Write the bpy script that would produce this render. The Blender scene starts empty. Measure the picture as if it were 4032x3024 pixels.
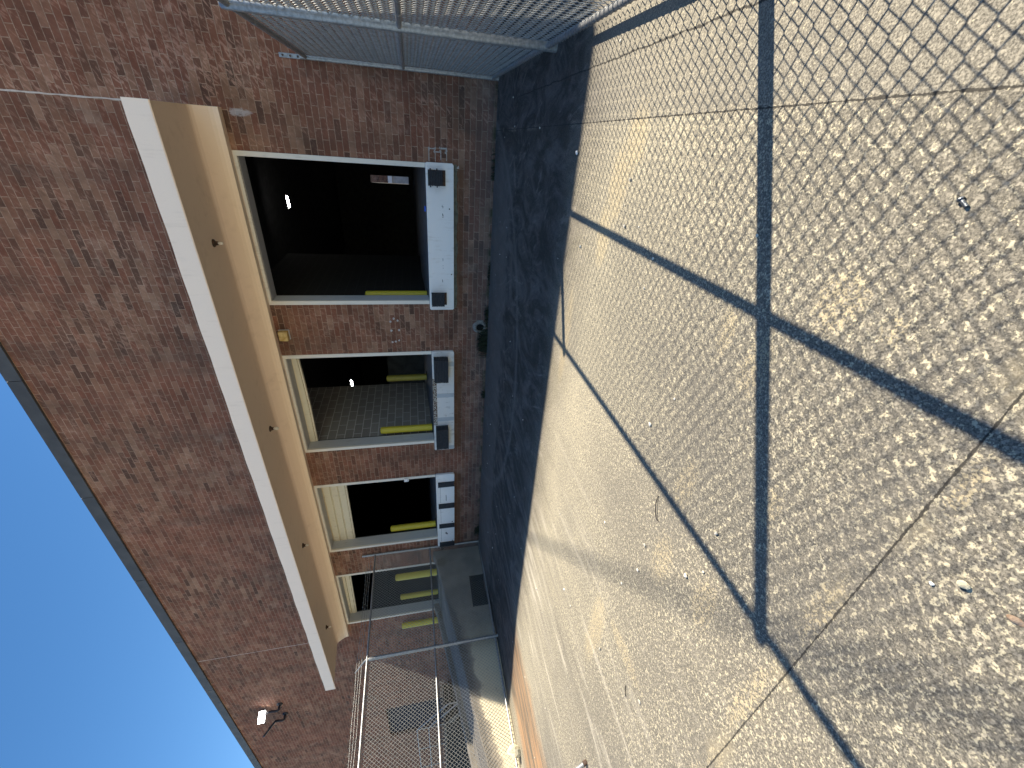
import bpy, bmesh, math, random
from mathutils import Vector, Matrix
random.seed(7)
scene = bpy.context.scene
C = scene.collection

# ------------------------------------------------------------------ mesh helpers
class MB:
    def __init__(s): s.v = []; s.f = []; s.sm = []
    def add(s, vs, fs, smooth=False):
        o = len(s.v); s.v += [tuple(v) for v in vs]
        for f in fs: s.f.append([i + o for i in f]); s.sm.append(smooth)
        return s
    def box(s, x0, x1, y0, y1, z0, z1):
        x0, x1 = sorted((x0, x1)); y0, y1 = sorted((y0, y1)); z0, z1 = sorted((z0, z1))
        vs = [(x0,y0,z0),(x1,y0,z0),(x1,y1,z0),(x0,y1,z0),(x0,y0,z1),(x1,y0,z1),(x1,y1,z1),(x0,y1,z1)]
        return s.add(vs, [(0,3,2,1),(4,5,6,7),(0,1,5,4),(1,2,6,5),(2,3,7,6),(3,0,4,7)])
    def obox(s, c, ax, ay, az, hx, hy, hz):
        c, ax, ay, az = map(Vector, (c, ax, ay, az)); vs = []
        for z in (-1, 1):
            for x, y in ((-1,-1),(1,-1),(1,1),(-1,1)): vs.append(c + ax*hx*x + ay*hy*y + az*hz*z)
        return s.add(vs, [(0,3,2,1),(4,5,6,7),(0,1,5,4),(1,2,6,5),(2,3,7,6),(3,0,4,7)])
    def tube(s, pts, r, n=8, cap=True, smooth=True):
        pts = [Vector(p) for p in pts]; rs = r if isinstance(r, (list, tuple)) else [r]*len(pts)
        rings = []; u = None
        for i, p in enumerate(pts):
            a = pts[max(i-1, 0)]; b = pts[min(i+1, len(pts)-1)]; t = (b - a).normalized()
            if u is None:
                u = t.orthogonal().normalized() if abs(t.z) < .95 else Vector((1,0,0))
            u = (u - t*u.dot(t)).normalized(); w = t.cross(u)
            k = 1.0
            if 0 < i < len(pts)-1:
                d1 = (p-pts[i-1]).normalized(); d2 = (pts[i+1]-p).normalized()
                k = 1/max(.6, math.cos(d1.angle(d2, 0)/2))
            rings.append([p + (u*math.cos(2*math.pi*j/n) + w*math.sin(2*math.pi*j/n))*rs[i]*(k if i else 1) for j in range(n)])
        vs = [v for rg in rings for v in rg]; fs = []
        for i in range(len(pts)-1):
            for j in range(n):
                a = i*n+j; b = i*n+(j+1) % n; fs.append((a, b, b+n, a+n))
        s.add(vs, fs, smooth)
        if cap:
            s.add(rings[0], [tuple(range(n-1, -1, -1))]); s.add(rings[-1], [tuple(range(n))])
        return s
    def prism(s, prof, axis, a, b):
        # prof: list of 2D points; axis 0: (y,z) extruded in x; 1: (x,z) in y; 2: (x,y) in z
        def P(q, t):
            return (t, q[0], q[1]) if axis == 0 else ((q[0], t, q[1]) if axis == 1 else (q[0], q[1], t))
        n = len(prof); vs = [P(q, a) for q in prof] + [P(q, b) for q in prof]
        fs = [tuple(range(n-1, -1, -1)), tuple(range(n, 2*n))] + [(i, (i+1) % n, n+(i+1) % n, n+i) for i in range(n)]
        return s.add(vs, fs)
    def ring(s, c, axis, r, w, n=14, t=.006):
        # a flat band round a pipe
        c = Vector(c); ax = Vector(axis).normalized()
        return s.tube([c-ax*w/2, c+ax*w/2], r, n)
    def build(s, name, mat, parent=None, bevel=0, fixn=True):
        me = bpy.data.meshes.new(name)
        o0 = Vector(parent.location) if parent is not None else Vector((0,0,0))
        if parent is not None and parent.parent is not None: o0 = o0 + Vector(parent.parent.location)
        me.from_pydata([tuple(Vector(v)-o0) for v in s.v], [], s.f)
        me.polygons.foreach_set('use_smooth', s.sm)
        me.update()
        if fixn:
            bm = bmesh.new(); bm.from_mesh(me); bmesh.ops.recalc_face_normals(bm, faces=bm.faces); bm.to_mesh(me); bm.free()
        o = bpy.data.objects.new(name, me); C.objects.link(o); me.materials.append(mat)
        if parent is not None: o.parent = parent
        if bevel:
            m = o.modifiers.new('bevel', 'BEVEL'); m.width = bevel; m.segments = 2; m.limit_method = 'ANGLE'
        return o

def tag(o, label=None, cat=None, group=None, kind=None):
    if label: o['label'] = label
    if cat: o['category'] = cat
    if group: o['group'] = group
    if kind: o['kind'] = kind
    return o
def thing(name, label, cat, loc, group=None):
    o = bpy.data.objects.new(name, None); C.objects.link(o); o.location = loc
    o.empty_display_size = .1
    return tag(o, label, cat, group)
def copy_tree(o, parent=None):
    c = o.copy(); C.objects.link(c)
    if parent is not None: c.parent = parent
    for ch in list(o.children): copy_tree(ch, c)
    return c

# ------------------------------------------------------------------ materials
class NT:
    def __init__(s, name):
        m = bpy.data.materials.new(name); m.use_nodes = True; s.m = m; s.t = m.node_tree
        s.b = s.t.nodes['Principled BSDF']; s.l = s.t.links
    def n(s, typ, **kw):
        x = s.t.nodes.new(typ)
        for k, v in kw.items():
            if k.startswith('i_'): x.inputs[k[2:].replace('_', ' ')].default_value = v
            else: setattr(x, k, v)
        return x
    def lk(s, a, b): s.l.new(a, b)
    def val(s, x, sock):
        if hasattr(x, 'is_linked') or hasattr(x, 'links'): s.lk(x, sock)
        else: sock.default_value = x
    def math(s, op, a, b=0.0, c=None, clamp=False):
        x = s.n('ShaderNodeMath', operation=op, use_clamp=clamp); s.val(a, x.inputs[0]); s.val(b, x.inputs[1])
        if c is not None: s.val(c, x.inputs[2])
        return x.outputs[0]
    def mix(s, f, a, b, bt='MIX'):
        x = s.n('ShaderNodeMix', data_type='RGBA', blend_type=bt); s.val(f, x.inputs[0])
        for q, i in ((a, 6), (b, 7)):
            if isinstance(q, tuple): x.inputs[i].default_value = (*q, 1) if len(q) == 3 else q
            else: s.lk(q, x.inputs[i])
        return x.outputs[2]
    def noise(s, vec, scale, detail=3, rough=.55, dist=0):
        x = s.n('ShaderNodeTexNoise'); x.inputs['Scale'].default_value = scale; x.inputs['Detail'].default_value = detail
        x.inputs['Roughness'].default_value = rough; x.inputs['Distortion'].default_value = dist
        s.lk(vec, x.inputs['Vector']); return x.outputs['Fac']
    def ramp(s, f, stops, interp='LINEAR'):
        x = s.n('ShaderNodeValToRGB'); s.lk(f, x.inputs[0]); cr = x.color_ramp; cr.interpolation = interp
        while len(cr.elements) < len(stops): cr.elements.new(.5)
        for e, (p, c) in zip(cr.elements, stops):
            e.position = p; e.color = (c, c, c, 1) if not isinstance(c, tuple) else (*c, 1)
        return x.outputs[0]
    def step(s, f, lo, hi): # smooth threshold
        x = s.n('ShaderNodeMapRange', interpolation_type='SMOOTHSTEP'); s.val(f, x.inputs[0])
        x.inputs[1].default_value = lo; x.inputs[2].default_value = hi; return x.outputs[0]
    def pos(s): return s.n('ShaderNodeNewGeometry').outputs['Position']
    def xyz(s, v):
        x = s.n('ShaderNodeSeparateXYZ'); s.lk(v, x.inputs[0]); return x.outputs
    def comb(s, x, y, z=0.0):
        c = s.n('ShaderNodeCombineXYZ')
        for i, q in enumerate((x, y, z)): s.val(q, c.inputs[i])
        return c.outputs[0]
    def scl(s, v, sx, sy, sz):
        x = s.n('ShaderNodeVectorMath', operation='MULTIPLY'); s.lk(v, x.inputs[0]); x.inputs[1].default_value = (sx, sy, sz); return x.outputs[0]
    def bump(s, h, strength=.3, dist=.01):
        x = s.n('ShaderNodeBump'); x.inputs['Strength'].default_value = strength; x.inputs['Distance'].default_value = dist
        s.lk(h, x.inputs['Height']); s.lk(x.outputs[0], s.b.inputs['Normal'])
    def fin(s, col, rough=.8, metal=0.0, spec=None):
        s.val(col if not isinstance(col, tuple) else (*col, 1), s.b.inputs['Base Color']); s.val(rough, s.b.inputs['Roughness']); s.val(metal, s.b.inputs['Metallic'])
        if spec is not None: s.b.inputs['Specular IOR Level'].default_value = spec
        return s.m

def paint(name, col, dirt=(.25,.2,.15), amt=.35, scale=6, rough=.55, bumpk=.08, streak=True, metal=0.0):
    t = NT(name); p = t.pos(); n1 = t.noise(p, scale, 5, .6)
    st = t.noise(t.scl(p, 14, 14, 1.2), 2.0, 4, .6) if streak else t.noise(p, scale*3, 4)
    f = t.math('MULTIPLY', t.step(t.math('MULTIPLY', n1, st), .26, .48), amt)
    n2 = t.noise(p, 90, 3)
    c = t.mix(f, col, dirt)
    c = t.mix(t.math('MULTIPLY', t.math('SUBTRACT', n2, .5), .35, clamp=True), c, tuple(x*.6 for x in col))
    t.bump(t.noise(p, 120, 3), bumpk, .004)
    return t.fin(c, rough, metal)

def mat_brick():
    t = NT('brick'); P = t.pos(); x, y, z = t.xyz(P)
    u = t.math('ADD', x, 3.01 + 294*.1); v = t.math('SUBTRACT', z, .0436)
    u = t.math('SUBTRACT', u, y)
    wob = t.math('MULTIPLY', t.math('SUBTRACT', t.noise(P, 9, 2), .5), .007)
    vec = t.comb(t.math('ADD', u, wob), t.math('ADD', v, wob))
    b = t.n('ShaderNodeTexBrick', offset=.5, offset_frequency=2, squash=1.0)
    b.inputs['Scale'].default_value = 1; b.inputs['Brick Width'].default_value = .294; b.inputs['Row Height'].default_value = .0969
    b.inputs['Mortar Size'].default_value = .0058; b.inputs['Mortar Smooth'].default_value = .25; b.inputs['Bias'].default_value = 0
    b.inputs['Color1'].default_value = (0,0,0,1); b.inputs['Color2'].default_value = (1,1,1,1); b.inputs['Mortar'].default_value = (.5,.5,.5,1)
    t.lk(vec, b.inputs['Vector'])
    rnd = t.n('ShaderNodeSeparateColor'); t.lk(b.outputs['Color'], rnd.inputs[0]); r = rnd.outputs[0]
    base = t.ramp(r, [(0.0, (.072,.048,.040)), (.14, (.125,.080,.061)), (.33, (.178,.087,.062)), (.52, (.160,.092,.069)), (.70, (.200,.110,.078)), (.87, (.225,.150,.110)), (1.0, (.275,.195,.148))])
    # mottled faces: pale smears laid diagonally, darker flashing
    rot = t.comb(t.math('ADD', t.math('MULTIPLY', u, .75), t.math('MULTIPLY', v, .66)), t.math('SUBTRACT', t.math('MULTIPLY', v, .75), t.math('MULTIPLY', u, .66)), t.math('MULTIPLY', r, 7.0))
    sm = t.noise(t.scl(rot, 7, 21, 1), 1.0, 5, .66, .9)
    big = t.noise(P, .55, 3)
    thr = t.math('SUBTRACT', sm, t.math('MULTIPLY', t.math('SUBTRACT', .62, big), .35))
    pale = t.step(thr, .475, .61)
    c = t.mix(t.math('MULTIPLY', pale, t.math('MULTIPLY_ADD', t.step(x, .525, .54), .36, .46)), base, (.42,.305,.255))
    dk = t.step(t.noise(t.scl(rot, 10, 16, 1), 1.0, 3), .55, .72)
    c = t.mix(t.math('MULTIPLY', dk, .35), c, (.085,.058,.05))
    fine = t.noise(P, 160, 3); c = t.mix(t.math('MULTIPLY', fine, .28), c, (.12,.07,.055), 'MIX')
    redder = t.math('MULTIPLY', t.step(t.noise(P, .42, 3), .42, .6), .35)
    c = t.mix(redder, c, (.205,.088,.062))
    # mortar
    mn = t.noise(P, 30, 3)
    mcol = t.mix(t.step(mn, .3, .7), (.225,.175,.143), (.36,.295,.245))
    c = t.mix(b.outputs['Fac'], c, mcol)
    # broad weathering: soot runs and warmer washed zones
    soot = t.noise(t.scl(P, 1.6, 1.6, .30), 1.0, 4, .6)
    c = t.mix(t.math('MULTIPLY', t.step(soot, .46, .70), .42), c, (.085,.07,.062))
    # efflorescence smudges
    eff = t.math('MULTIPLY', t.step(t.noise(P, 1.5, 6, .7), .55, .74), .34)
    c = t.mix(eff, c, (.42,.38,.34))
    cl = t.noise(P, 2.4, 4, .65)
    c = t.mix(1.0, c, t.mix(t.step(cl, .3, .7), (.93,.74,.61), (1.38,1.12,.94)), 'MULTIPLY')
    sp = t.math('ADD', t.math('POWER', t.math('DIVIDE', t.math('SUBTRACT', x, .50), .055), 2.0), t.math('POWER', t.math('DIVIDE', t.math('SUBTRACT', z, 3.86), .17), 2.0))
    spm = t.math('SUBTRACT', 1.0, t.step(t.math('ADD', sp, t.math('MULTIPLY', t.math('SUBTRACT', t.noise(t.scl(P, 22, 22, 9), 1.0, 5, .7), .5), 5.0)), .2, 1.2))
    c = t.mix(t.math('MULTIPLY', spm, .62), c, (.50,.47,.46))
    # rust wash on the two courses under the dock sills
    sills = None
    for a0, a1 in ((-2.62, .0), (-6.25, -3.55), (-9.9, -7.08)):
        m = t.math('MULTIPLY', t.step(x, a0-.04, a0+.1), t.math('SUBTRACT', 1.0, t.step(x, a1-.1, a1+.04)))
        sills = m if sills is None else t.math('ADD', sills, m)
    zz = t.math('ADD', z, t.math('MULTIPLY', t.noise(t.scl(P, 9, 9, 1), 1.0, 3), .16))
    band = t.math('MULTIPLY', t.step(zz, .53, .68), t.math('SUBTRACT', 1.0, t.step(z, .73, .76)))
    rust = t.math('MULTIPLY', t.math('MULTIPLY', sills, band), t.math('MULTIPLY_ADD', t.noise(P, 14, 4), .9, .2), clamp=True)
    c = t.mix(rust, c, (.135,.055,.022))
    # greyer and darker towards the foot
    foot = t.math('MULTIPLY', t.math('SUBTRACT', 1.0, t.step(t.math('ADD', z, t.math('MULTIPLY', big, .9)), .35, 1.1)), .5)
    c = t.mix(foot, c, (.105,.09,.085))
    moss = t.math('MULTIPLY', t.math('SUBTRACT', 1.0, t.step(z, .02, .09)), t.step(t.noise(P, 3.2, 4), .45, .62))
    c = t.mix(t.math('MULTIPLY', moss, .8), c, (.035,.042,.02))
    h = t.math('ADD', t.math('MULTIPLY', b.outputs['Fac'], -1.0), t.math('MULTIPLY', t.noise(P, 55, 4), .5))
    t.bump(h, .55, .009)
    return t.fin(c, .9, 0, .25)

def mat_ground():
    t = NT('concrete_yard'); P = t.pos(); x, y, z = t.xyz(P)
    P2 = t.comb(x, y, 0.0)
    big = t.noise(P2, .7, 4); mid = t.noise(P2, 3.3, 4, .6)
    fine = t.noise(P2, 140, 3, .6)
    vor = t.n('ShaderNodeTexVoronoi', feature='F1'); vor.inputs['Scale'].default_value = 150; t.lk(P2, vor.inputs['Vector'])
    vs = t.n('ShaderNodeSeparateColor'); t.lk(vor.outputs['Color'], vs.inputs[0]); agg = vs.outputs[0]
    # how far the paste has worn off: 0 near the dock (smooth, swept), 1 out in the yard
    ymn = t.math('ADD', t.math('MULTIPLY', y, -1.0), t.math('MULTIPLY', t.math('SUBTRACT', mid, .5), 1.6))
    worn = t.step(ymn, 4.2, 7.6)
    grit = t.noise(P2, 210, 3, .7)
    grn = t.noise(P2, 115, 5, .85)
    base = t.mix(t.step(grn, .36, .64), (.050,.045,.038), (.27,.243,.20))
    base = t.mix(t.math('MULTIPLY', t.math('SUBTRACT', 1.0, worn), .32), base, (.24,.22,.18))
    isl = t.noise(P2, 105, 4, .62); isl2 = t.noise(P2, 42, 4, .6); 
    d1 = t.math('ADD', t.math('MULTIPLY', isl, .66), t.math('MULTIPLY', grit, .34)); d2 = t.math('ADD', t.math('MULTIPLY', isl2, .55), t.math('MULTIPLY', isl, .45))
    d = t.math('ADD', t.math('MULTIPLY', d1, t.math('SUBTRACT', 1.0, worn)), t.math('MULTIPLY', d2, worn))
    thr = t.math('ADD', d, t.math('MULTIPLY', t.math('SUBTRACT', t.math('ADD', t.math('MULTIPLY', big, .6), t.math('MULTIPLY', mid, .4)), .5), .22))
    thr = t.math('ADD', thr, t.math('MULTIPLY', t.math('SUBTRACT', .62, worn), .055))
    jline = t.math('SUBTRACT', x, t.math('MULTIPLY_ADD', t.math('MULTIPLY', y, -1.0), .0185, .542))
    slabr = t.step(jline, -.004, .004)
    ocn = t.math('MULTIPLY', t.math('SUBTRACT', t.noise(P2, 5.5, 5, .65), .5), 1.5)
    och = None
    for ox, oy, rx_, ry_ in ((.54,-5.15,.22,.14),(.24,-5.0,.26,.16),(-.12,-4.9,.24,.12),(.07,-6.90,.12,.10),(.06,-7.10,.06,.05),(-.30,-6.68,.16,.09),(-.80,-7.03,.13,.06),(-1.6,-6.98,.18,.09),(-1.72,-6.6,.22,.10),(-1.12,-6.56,.2,.08),(-2.86,-6.62,.09,.26),(-1.69,-7.38,.32,.05),(-.95,-7.39,.2,.05),(-.24,-7.47,.12,.03),(-1.2,-4.45,.5,.10),(-.24,-6.45,.14,.06),(-2.6,-7.43,.5,.06),(-3.3,-6.2,.5,.12)):
        e = t.math('ADD', t.math('POWER', t.math('DIVIDE', t.math('SUBTRACT', x, ox), rx_), 2.0), t.math('POWER', t.math('DIVIDE', t.math('SUBTRACT', y, oy), ry_), 2.0))
        e = t.math('SUBTRACT', 1.0, t.step(t.math('ADD', e, ocn), .25, 1.5)); och = e if och is None else t.math('MAXIMUM', och, e)
    thr = t.math('ADD', thr, t.math('MULTIPLY', och, .036))
    thr = t.math('SUBTRACT', thr, t.math('MULTIPLY', slabr, .05))
    base = t.mix(t.math('MULTIPLY', slabr, .7), base, t.mix(t.step(t.noise(P2, 150, 3, .7), .36, .64), (.085,.076,.064), (.37,.335,.275)))
    cream = t.step(thr, .512, .562)
    c = t.mix(t.math('MULTIPLY', cream, t.math('MULTIPLY_ADD', t.step(grn, .34, .56), .42, .52)), base, t.mix(t.math('MULTIPLY', och, .9), t.mix(t.step(isl2, .4, .6), (.38,.335,.25), (.62,.545,.39)), t.mix(isl, (.36,.29,.18), (.64,.53,.34))))
    # single stones
    c = t.mix(t.math('MULTIPLY', t.step(agg, .82, .92), .45), c, (.46,.41,.33))
    c = t.mix(t.math('MULTIPLY', t.math('SUBTRACT', 1.0, t.step(agg, .08, .2)), .5), c, (.10,.09,.08))
    # darker traffic bands and the swept streaks near the far fence
    dkb = t.step(t.noise(t.scl(P2, .55, 1.0, 1), .9, 4, .6), .5, .68)
    c = t.mix(t.math('MULTIPLY', dkb, .30), c, (.13,.12,.11))
    far = t.math('SUBTRACT', 1.0, t.step(x, -4.5, -1.2))
    stv = t.noise(t.scl(P2, 7.5, .8, 1), 1.0, 5, .6, .5)
    c = t.mix(t.math('MULTIPLY', t.math('MULTIPLY', far, t.step(stv, .52, .72)), .55), c, (.55,.50,.42))
    c = t.mix(t.math('MULTIPLY', t.math('MULTIPLY', far, t.math('SUBTRACT', 1.0, t.step(stv, .30, .46))), .5), c, (.14,.125,.11))
    # rust-brown silt lane beside the far fence
    edge = t.math('ADD', x, t.math('MULTIPLY', t.math('SUBTRACT', t.noise(P2, 2.2, 4), .5), .7))
    lane = t.math('MULTIPLY', t.math('SUBTRACT', 1.0, t.step(edge, -7.5, -6.8)), t.step(edge, -9.6, -8.9))
    lane = t.math('MULTIPLY', lane, t.math('SUBTRACT', 1.0, t.step(y, -3.4, -2.0)))
    orange = t.mix(t.step(t.noise(t.scl(P2, 8, .9, 1), 1.0, 6, .7, .6), .38, .62), (.085,.066,.048), (.42,.225,.105))
    c = t.mix(t.math('MULTIPLY', lane, t.math('MULTIPLY_ADD', stv, .9, .3)), c, orange)
    for lx, lw, ys0 in ((-5.08, .11, 5.9), (-4.76, .07, 5.3)):
        ld = t.math('ABSOLUTE', t.math('ADD', t.math('SUBTRACT', x, lx), t.math('MULTIPLY', t.math('SUBTRACT', t.noise(t.scl(P2, 1, .7, 1), 2.0, 3), .5), .5)))
        lm = t.math('MULTIPLY', t.math('SUBTRACT', 1.0, t.step(ld, lw*.2, lw*2.4)), t.math('SUBTRACT', 1.0, t.step(t.math('MULTIPLY', y, -1.0), ys0-.8, ys0)))
        c = t.mix(t.math('MULTIPLY', t.math('MULTIPLY', lm, t.step(stv, .40, .66)), .34), c, (.58,.53,.46))
    # building shade painted into stained concrete by the dock wall, pale dried streaks
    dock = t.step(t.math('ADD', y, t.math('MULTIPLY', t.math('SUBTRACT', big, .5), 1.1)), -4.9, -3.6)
    shadestain = t.mix(t.step(t.noise(t.scl(P2, 1.5, .8, 1), 1.6, 8, .76, 1.2), .40, .66), (.013,.0105,.0095), (.115,.097,.088))
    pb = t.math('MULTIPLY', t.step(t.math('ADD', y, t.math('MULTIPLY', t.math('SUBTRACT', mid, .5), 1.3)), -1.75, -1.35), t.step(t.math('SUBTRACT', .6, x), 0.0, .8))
    shadestain = t.mix(t.math('MULTIPLY', pb, .62), shadestain, (.16,.14,.13))
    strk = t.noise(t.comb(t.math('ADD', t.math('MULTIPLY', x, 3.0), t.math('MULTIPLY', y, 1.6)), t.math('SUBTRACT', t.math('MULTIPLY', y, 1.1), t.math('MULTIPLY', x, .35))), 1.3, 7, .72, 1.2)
    shadestain = t.mix(t.math('MULTIPLY', t.step(strk, .56, .72), .75), shadestain, (.24,.21,.19))
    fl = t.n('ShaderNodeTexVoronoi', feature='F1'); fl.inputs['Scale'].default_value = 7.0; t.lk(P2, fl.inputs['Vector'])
    shadestain = t.mix(t.math('MULTIPLY', t.math('SUBTRACT', 1.0, t.step(t.math('ADD', fl.outputs['Distance'], t.math('MULTIPLY', t.noise(P2, 40, 3), .10)), .07, .10)), t.step(t.noise(P2, 1.3, 3), .5, .6)), shadestain, (.42,.40,.37))
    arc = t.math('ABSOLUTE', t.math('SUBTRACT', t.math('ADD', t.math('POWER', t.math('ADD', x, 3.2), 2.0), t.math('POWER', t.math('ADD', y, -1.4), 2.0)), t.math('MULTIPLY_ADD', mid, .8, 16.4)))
    shadestain = t.mix(t.math('MULTIPLY', t.math('SUBTRACT', 1.0, t.step(arc, .1, .9)), .4), shadestain, (.20,.18,.165))
    c = t.mix(t.math('MULTIPLY', dock, .88), c, shadestain)
    # joints: two along the fence, one across the yard
    wig = t.math('MULTIPLY', t.math('SUBTRACT', t.noise(P2, 4.0, 5, .7), .5), .05)
    wig2 = t.math('MULTIPLY', t.math('SUBTRACT', t.noise(P2, 8.0, 8, .85), .5), .016)
    ym = t.math('MULTIPLY', y, -1.0)
    j1 = t.math('ABSOLUTE', t.math('ADD', t.math('SUBTRACT', x, t.math('MULTIPLY_ADD', ym, .0185, .542)), wig2))
    j0 = t.math('ABSOLUTE', t.math('ADD', t.math('SUBTRACT', x, t.math('MULTIPLY_ADD', ym, .021, .90)), wig))
    j2 = t.math('ABSOLUTE', t.math('ADD', t.math('ADD', y, 7.43), t.math('MULTIPLY', wig2, .8)))
    jj = t.math('MINIMUM', j1, j2); jn = t.noise(P2, 26, 3)
    jn2 = t.noise(P2, 60, 4, .7)
    w1 = t.math('MAXIMUM', t.math('MULTIPLY_ADD', t.math('ADD', jn, t.math('MULTIPLY', t.math('SUBTRACT', jn2, .5), 1.1)), .013, -.003), .0013)
    spall = t.math('MULTIPLY', t.math('SUBTRACT', 1.0, t.step(t.math('ADD', j1, t.math('MULTIPLY', t.math('SUBTRACT', jn2, .5), .05)), .012, .045)), t.step(t.noise(P2, 1.9, 3), .5, .6))
    c = t.mix(t.math('MULTIPLY', spall, t.math('MULTIPLY_ADD', t.step(jn2, .4, .6), .6, .2)), c, t.mix(t.step(isl, .45, .55), (.07,.06,.05), (.40,.35,.27)))
    line = t.math('SUBTRACT', 1.0, t.step(t.math('DIVIDE', jj, w1), .7, 1.25))
    line0 = t.math('MULTIPLY', t.math('SUBTRACT', 1.0, t.step(t.math('DIVIDE', j0, t.math('MULTIPLY', w1, 1.7)), .6, 1.2)), t.step(ym, 1.4, 1.9))
    line = t.math('MAXIMUM', line, line0)
    # cream/ochre wash along the cross joint
    wash = t.math('MULTIPLY', t.math('SUBTRACT', 1.0, t.step(t.math('ADD', j2, t.math('MULTIPLY', mid, .12)), .05, .16)), t.step(t.noise(P2, 2.6, 3), .45, .6))
    c = t.mix(t.math('MULTIPLY', wash, .22), c, (.50,.41,.25))
    c = t.mix(t.math('MULTIPLY', line, .9), c, (.03,.027,.024))
    h = t.math('ADD', t.math('MULTIPLY', agg, .25), t.math('ADD', t.math('MULTIPLY', fine, .5), t.math('MULTIPLY', cream, .6)))
    h = t.math('SUBTRACT', h, t.math('ADD', t.math('MULTIPLY', line, 4.0), t.math('MULTIPLY', spall, t.math('MULTIPLY', jn2, 5.0))))
    t.bump(h, .22, .0025)
    c = t.mix(1.0, c, t.mix(t.step(y, -10.5, -9.5), (1.35,1.32,1.25), (.87,.87,.85)), 'MULTIPLY')  # yard out of view lightened to bounce more light under the canopy
    return t.fin(c, .88, 0, .3)

def mat_simple_noise(name, c1, c2, scale, rough=.85, metal=0., bumpk=.3, bd=.005, detail=5, stretch=(1,1,1), lo=.35, hi=.65):
    t = NT(name); P = t.pos(); n = t.noise(t.scl(P, *stretch), scale, detail, .6)
    c = t.mix(t.step(n, lo, hi), c1, c2)
    t.bump(t.noise(P, scale*5, 4), bumpk, bd)
    return t.fin(c, rough, metal)

def mat_ramp():
    t = NT('ramp_concrete'); P = t.pos(); x, y, z = t.xyz(P)
    n = t.noise(P, 3.0, 5, .6); f = t.noise(P, 60, 4)
    c = t.mix(t.step(n, .3, .7), (.19,.165,.135), (.30,.26,.205))
    low = t.math('MULTIPLY', t.step(t.math('MULTIPLY', y, -1.0), 2.0, 3.2), t.math('SUBTRACT', 1.0, t.step(t.math('ADD', t.math('SUBTRACT', z, t.math('MULTIPLY_ADD', y, .165, 1.05)), t.math('MULTIPLY', t.math('SUBTRACT', n, .5), .5)), -.02, .08)))
    c = t.mix(t.math('MULTIPLY', low, .95), c, t.mix(f, (.50,.43,.29), (.76,.67,.49)))  # sunlit part of the face painted a brighter cream
    c = t.mix(t.math('MULTIPLY', t.step(f, .45, .7), .2), c, (.20,.17,.13))
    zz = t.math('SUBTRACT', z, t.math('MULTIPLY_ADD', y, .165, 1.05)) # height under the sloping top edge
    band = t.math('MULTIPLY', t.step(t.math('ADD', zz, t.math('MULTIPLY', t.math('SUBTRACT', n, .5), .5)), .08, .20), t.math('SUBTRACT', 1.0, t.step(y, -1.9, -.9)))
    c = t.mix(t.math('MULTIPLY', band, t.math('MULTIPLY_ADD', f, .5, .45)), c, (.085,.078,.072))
    spot = t.step(t.noise(P, 7, 5, .65), .6, .7); c = t.mix(t.math('MULTIPLY', spot, .5), c, (.12,.11,.10))
    # brown weep stain at the top corner by the wall
    dx = t.math('POWER', t.math('DIVIDE', t.math('ADD', y, .38), .16), 2.0); dz = t.math('POWER', t.math('DIVIDE', t.math('SUBTRACT', z, 1.12), .17), 2.0)
    st = t.math('SUBTRACT', 1.0, t.step(t.math('ADD', t.math('ADD', dx, dz), t.math('MULTIPLY', t.math('SUBTRACT', t.noise(P, 14, 4), .5), 2.4)), .5, 1.0))
    c = t.mix(t.math('MULTIPLY', st, .8), c, (.16,.12,.07))
    t.bump(f, .25, .004)
    return t.fin(c, .9)

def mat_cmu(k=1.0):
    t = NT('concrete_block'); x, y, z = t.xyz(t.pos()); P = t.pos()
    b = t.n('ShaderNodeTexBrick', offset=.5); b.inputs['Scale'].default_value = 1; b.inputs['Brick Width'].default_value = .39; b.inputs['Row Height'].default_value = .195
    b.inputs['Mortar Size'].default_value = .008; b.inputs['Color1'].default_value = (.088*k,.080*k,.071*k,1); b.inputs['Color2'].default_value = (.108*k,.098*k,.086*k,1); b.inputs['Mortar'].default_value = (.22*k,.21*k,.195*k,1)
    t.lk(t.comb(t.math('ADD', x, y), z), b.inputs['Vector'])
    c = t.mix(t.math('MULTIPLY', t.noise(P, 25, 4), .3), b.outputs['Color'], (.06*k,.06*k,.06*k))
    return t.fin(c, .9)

def emit(name, col, s):
    t = NT(name); t.b.inputs['Base Color'].default_value = (*col, 1); t.b.inputs['Emission Color'].default_value = (*col, 1); t.b.inputs['Emission Strength'].default_value = s
    return t.m

M = {}
M['brick'] = mat_brick()
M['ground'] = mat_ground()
M['ramp'] = mat_ramp()
M['cmu'] = mat_cmu(3.2); M['cmushade'] = mat_cmu(.13)  # second copy: same block darkened for the deep shade inside the first door
M['fascia'] = paint('pale_pink_paint', (.95,.79,.65), (.60,.47,.36), .22, 3, .6)
M['soffit'] = paint('tan_soffit_paint', (.92,.74,.56), (.66,.50,.35), .35, 2.2, .7, streak=False)
M['frame'] = paint('cream_steel_paint', (.74,.68,.58), (.36,.30,.24), .35, 5, .45)
M['reveal'] = paint('grey_steel_paint', (.48,.48,.48), (.2,.18,.16), .4, 7, .5)
M['sill'] = paint('white_dock_paint', (.90,.84,.78), (.50,.38,.26), .38, 5, .6, .15)
M['sillworn'] = paint('worn_white_dock_paint', (.78,.71,.64), (.32,.24,.18), .75, 9, .7, .25)
M['grout'] = mat_simple_noise('olive_grout', (.085,.08,.055), (.15,.135,.09), 12)
M['rubber'] = mat_simple_noise('black_rubber', (.012,.012,.014), (.032,.032,.036), 18, .75, stretch=(1,1,6))
M['plate'] = mat_simple_noise('rusty_steel', (.03,.022,.018), (.10,.05,.028), 25, .8)
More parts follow.
